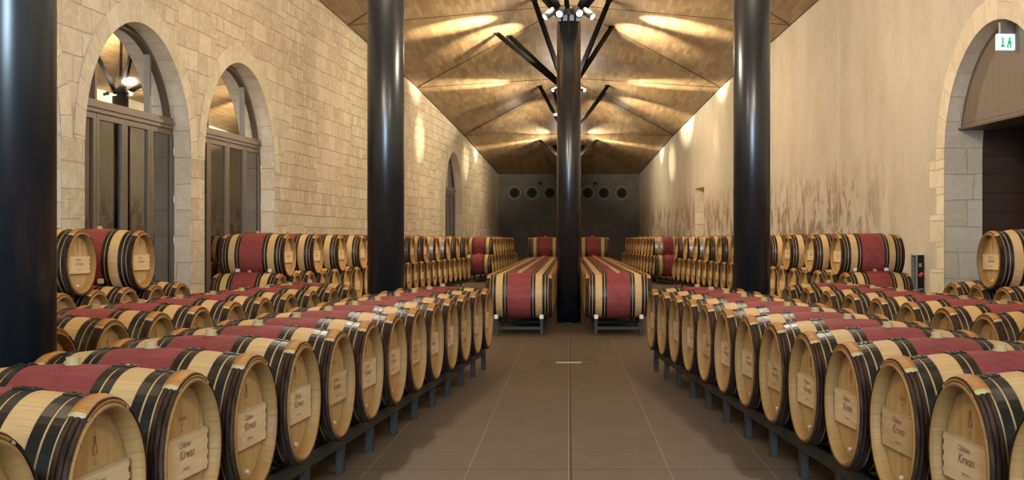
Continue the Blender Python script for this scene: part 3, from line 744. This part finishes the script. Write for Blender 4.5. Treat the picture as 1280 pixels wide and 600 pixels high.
T4 = [(-1.8, 1.6), (1.8, 1.6), (-1.7, -1.6), (1.7, -1.6)]
column(-2.63, 5.9, 5.0, [(-1.3, 1.2), (1.3, 1.2), (-1.2, -1.3), (1.3, -1.3)], 'black steel column at the frame edge beside the second row of barrels')
column(2.63, 5.9, 5.0, [(-1.3, 1.2), (1.3, 1.2), (-1.2, -1.3), (1.3, -1.3)], 'black steel column beside the near second row, open doorway side')
column(-1.95, 13.3, 5.0, [(-1.3, 1.2), (1.3, 1.2), (-1.2, -1.3), (1.3, -1.3)], 'broad black steel column between barrel rows before the glazed arches')
column(1.95, 13.3, 5.0, [(-1.3, 1.2), (1.3, 1.2), (-1.2, -1.3), (1.3, -1.3)], 'broad black steel column between barrel rows before the plaster wall')
PIL = [(20.4, 4.90), (30.0, 4.90), (40.0, 4.62), (50.0, 4.40)]
column(0, 20.4, 4.90, [(-2.0, 1.2), (-1.1, .2), (1.9, 1.3), (1.2, .3), (-.2, 2.2)], 'black steel column on the centre line at the end of the aisle, spotlights on top')
column(0, 30.0, 4.90, [(-1.85, 2.4), (-1.55, 2.9), (-.82, -.5), (.95, -.5), (1.1, 2.1)], 'second black steel column on the centre line, struts branching to the ceiling')
column(0, 40.0, 4.62, [(-.93, .5), (1.25, .2), (1.15, 1.4), (-.5, 1.6)], 'third black steel column on the centre line, four struts above')
column(0, 50.0, 4.40, [(-1.15, .3), (1.12, .3), (.6, 1.8), (-.6, 1.8)], 'fourth black steel column, last before the dark end wall')

# spotlights clipped round the first column's head
def spot_fixture(p, d, label, s=1.0, group='spotlights on the column heads'):
    p = Vector(p); d = Vector(d).normalized(); t = thing('spotlight', label, 'spotlight', p, group=group)
    bm = bmesh.new(); tube(bm, p, p+d*.20*s, .058*s, seg=24); 
    for f in bm.faces: f.smooth = len(f.verts) == 4
    obj('housing', bm, M['alu'], t, world=True)
    bm = bmesh.new(); tube(bm, p+d*.198*s, p+d*.206*s, .05*s, seg=24); obj('lens', bm, M['lens'], t, world=True)
    bm = bmesh.new(); box(bm, p+Vector((0, 0, -.03*s))-d*.0, (.03*s, .03*s, .10*s)); obj('bracket', bm, M['alu'], t, world=True)
for k, (px, py, dxy, nm) in enumerate([(-.24, -.03, (-.75, -.3, -.62), 'outermost towards the glazed arches'), (-.10, -.17, (-.25, -.75, -.55), 'front one towards the glazed arches'),
                                   (.10, -.17, (.35, -.75, -.5), 'front one towards the open doorway'), (.24, -.03, (.75, -.35, -.6), 'outermost towards the open doorway')]):
    spot_fixture((px, 20.4+py, 5.10), dxy, f'grey cylinder spotlight on first centre column, {nm}')
for k, (px, nm) in enumerate([(-.09, 'glazed arch side'), (.09, 'open doorway side')]):
    spot_fixture((px*1.1, 20.42, 5.36), (px*3, -.25, .8), f'bright uplight above the first centre column, {nm}')
for px, nm in ((-.25, 'glazed arch side'), (.25, 'open doorway side')):
    spot_fixture((px, 29.9, 4.98), (px*3, -.5, -.3), f'small spotlight at head of second centre column, {nm}', .8)
for sx_ in (-1, 1):
    bm = bmesh.new()
for px, ang_ in ((-.16, 0), (-.06, 0), (.05, 0), (.15, 0)):
    bm = bmesh.new(); box(bm, (px, 20.4-.17+abs(px)*.35, 4.952), (.075, .04, .10)); bevel(bm, .004, 1)
    tag(obj('driver_box', bm, M['alu'], origin=(px, 20.4-.17, 4.905)), 'small grey lamp driver box on the rim of the first centre column', 'driver box', 'lamp driver boxes on the first centre column')

# ------------------------------------------------------------------ lights
def lamp(name, kind, loc, energy, col, **kw):
    l = bpy.data.lights.new(name, kind); l.energy = energy; l.color = col
    aim = kw.pop('aim', None)
    for k, v in kw.items(): setattr(l, k, v)
    o = bpy.data.objects.new(name, l); C.objects.link(o); o.location = loc
    if aim is not None: o.rotation_euler = (Vector(aim)-Vector(loc)).to_track_quat('-Z', 'Y').to_euler()
    return o
WARM = (1, .80, .53); WARM2 = (1, .89, .72)
heads = [(-2.63, 5.9, 5.45), (2.63, 5.9, 5.45), (-1.95, 13.3, 5.45), (1.95, 13.3, 5.45)]
for i, (x, y, z) in enumerate(heads):
    lamp('head_lamp', 'POINT', (x, y, z), [410, 410, 390, 390][i], (1, .77, .50) if i < 2 else WARM2, shadow_soft_size=.12)
for i, (y, h) in enumerate(PIL):
    e = [700, 650, 600, 330][i]
    for s in (-1, 1): lamp('head_lamp', 'SPOT', (s*.30, y-.1, h+.35), e, WARM, spot_size=R(150), spot_blend=.7, shadow_soft_size=.08, aim=(s*6.0, y-.5, 3.6))
    lamp('uplight', 'SPOT', (0, y-.25, h+.3), [300, 260, 200, 90][i], WARM2, spot_size=R(165), spot_blend=.6, shadow_soft_size=.12, aim=(0, y-.4, h+3))
for y, e in ((25, 90), (35, 75), (45, 45)):  # fill spots added between the columns to even out the ceiling, no fixtures
    for s in (-1, 1): lamp('bay_fill_spot', 'SPOT', (s*1.7, y, 4.7), e, WARM, spot_size=R(165), spot_blend=.6, shadow_soft_size=.1, aim=(s*1.9, y, 8))
# uplights grazing the folds
TG = [[(2.6, 1.0), (1.9, 2.6), (3.4, -2)], [(2.6, 1.0), (2.0, 2.6)], [(3.0, -1.3), (3.1, 3.0), (1.8, 6.6)], [(2.4, .2), (1.7, -2.4)]]
for i, (y, h) in enumerate(PIL):
    e = [5200, 5200, 4200, 1900][i]
    for s in (-1, 1):
        for tx, ty in TG[i]:
            x1, y1 = s*tx, y+ty
            lamp('uplight', 'SPOT', (s*.3, y+.1, h+.75), e, WARM, spot_size=R(30), spot_blend=1, shadow_soft_size=.03, aim=(x1, y1, ceil_at(x1, y1)))
for s in (-1, 1):
    lamp('wall_spot', 'SPOT', (s*.3, 40.1, 5.0), 1500, WARM, spot_size=R(22), spot_blend=1, shadow_soft_size=.03, aim=(s*4.6, 38.6, 4.5))
    lamp('wall_spot', 'SPOT', (s*.3, 50.0, 4.8), 900, WARM, spot_size=R(22), spot_blend=1, shadow_soft_size=.03, aim=(s*3.95, 47.6, 4.3))
# daylight through the window behind the camera
lamp('window_daylight', 'AREA', (0, -8.85, 4.3), 1900, (.62, .81, 1), shape='RECTANGLE', size=3.4, size_y=6.7, aim=(0, 10, 4.3))
w = bpy.data.worlds.new('World'); bpy.context.scene.world = w; w.use_nodes = True
w.node_tree.nodes['Background'].inputs[0].default_value = (.55, .7, 1, 1); w.node_tree.nodes['Background'].inputs[1].default_value = .02

# ------------------------------------------------------------------ camera
cam = bpy.data.cameras.new('Camera'); co_ = bpy.data.objects.new('Camera', cam); C.objects.link(co_)
co_.location = (0, 0, 1.35); co_.rotation_euler = (R(90), 0, 0)
cam.sensor_width = 36; cam.lens = 36*1560/1280; cam.shift_x = -71/1280; cam.clip_end = 200
sc = bpy.context.scene; sc.camera = co_
sc.view_settings.view_transform = 'Standard'; sc.view_settings.look = 'None'; sc.view_settings.gamma = 1; sc.view_settings.use_curve_mapping = False
sc.view_settings.exposure = 0.38
try: sc.cycles.use_denoising = True; sc.cycles.max_bounces = 7
except Exception: pass
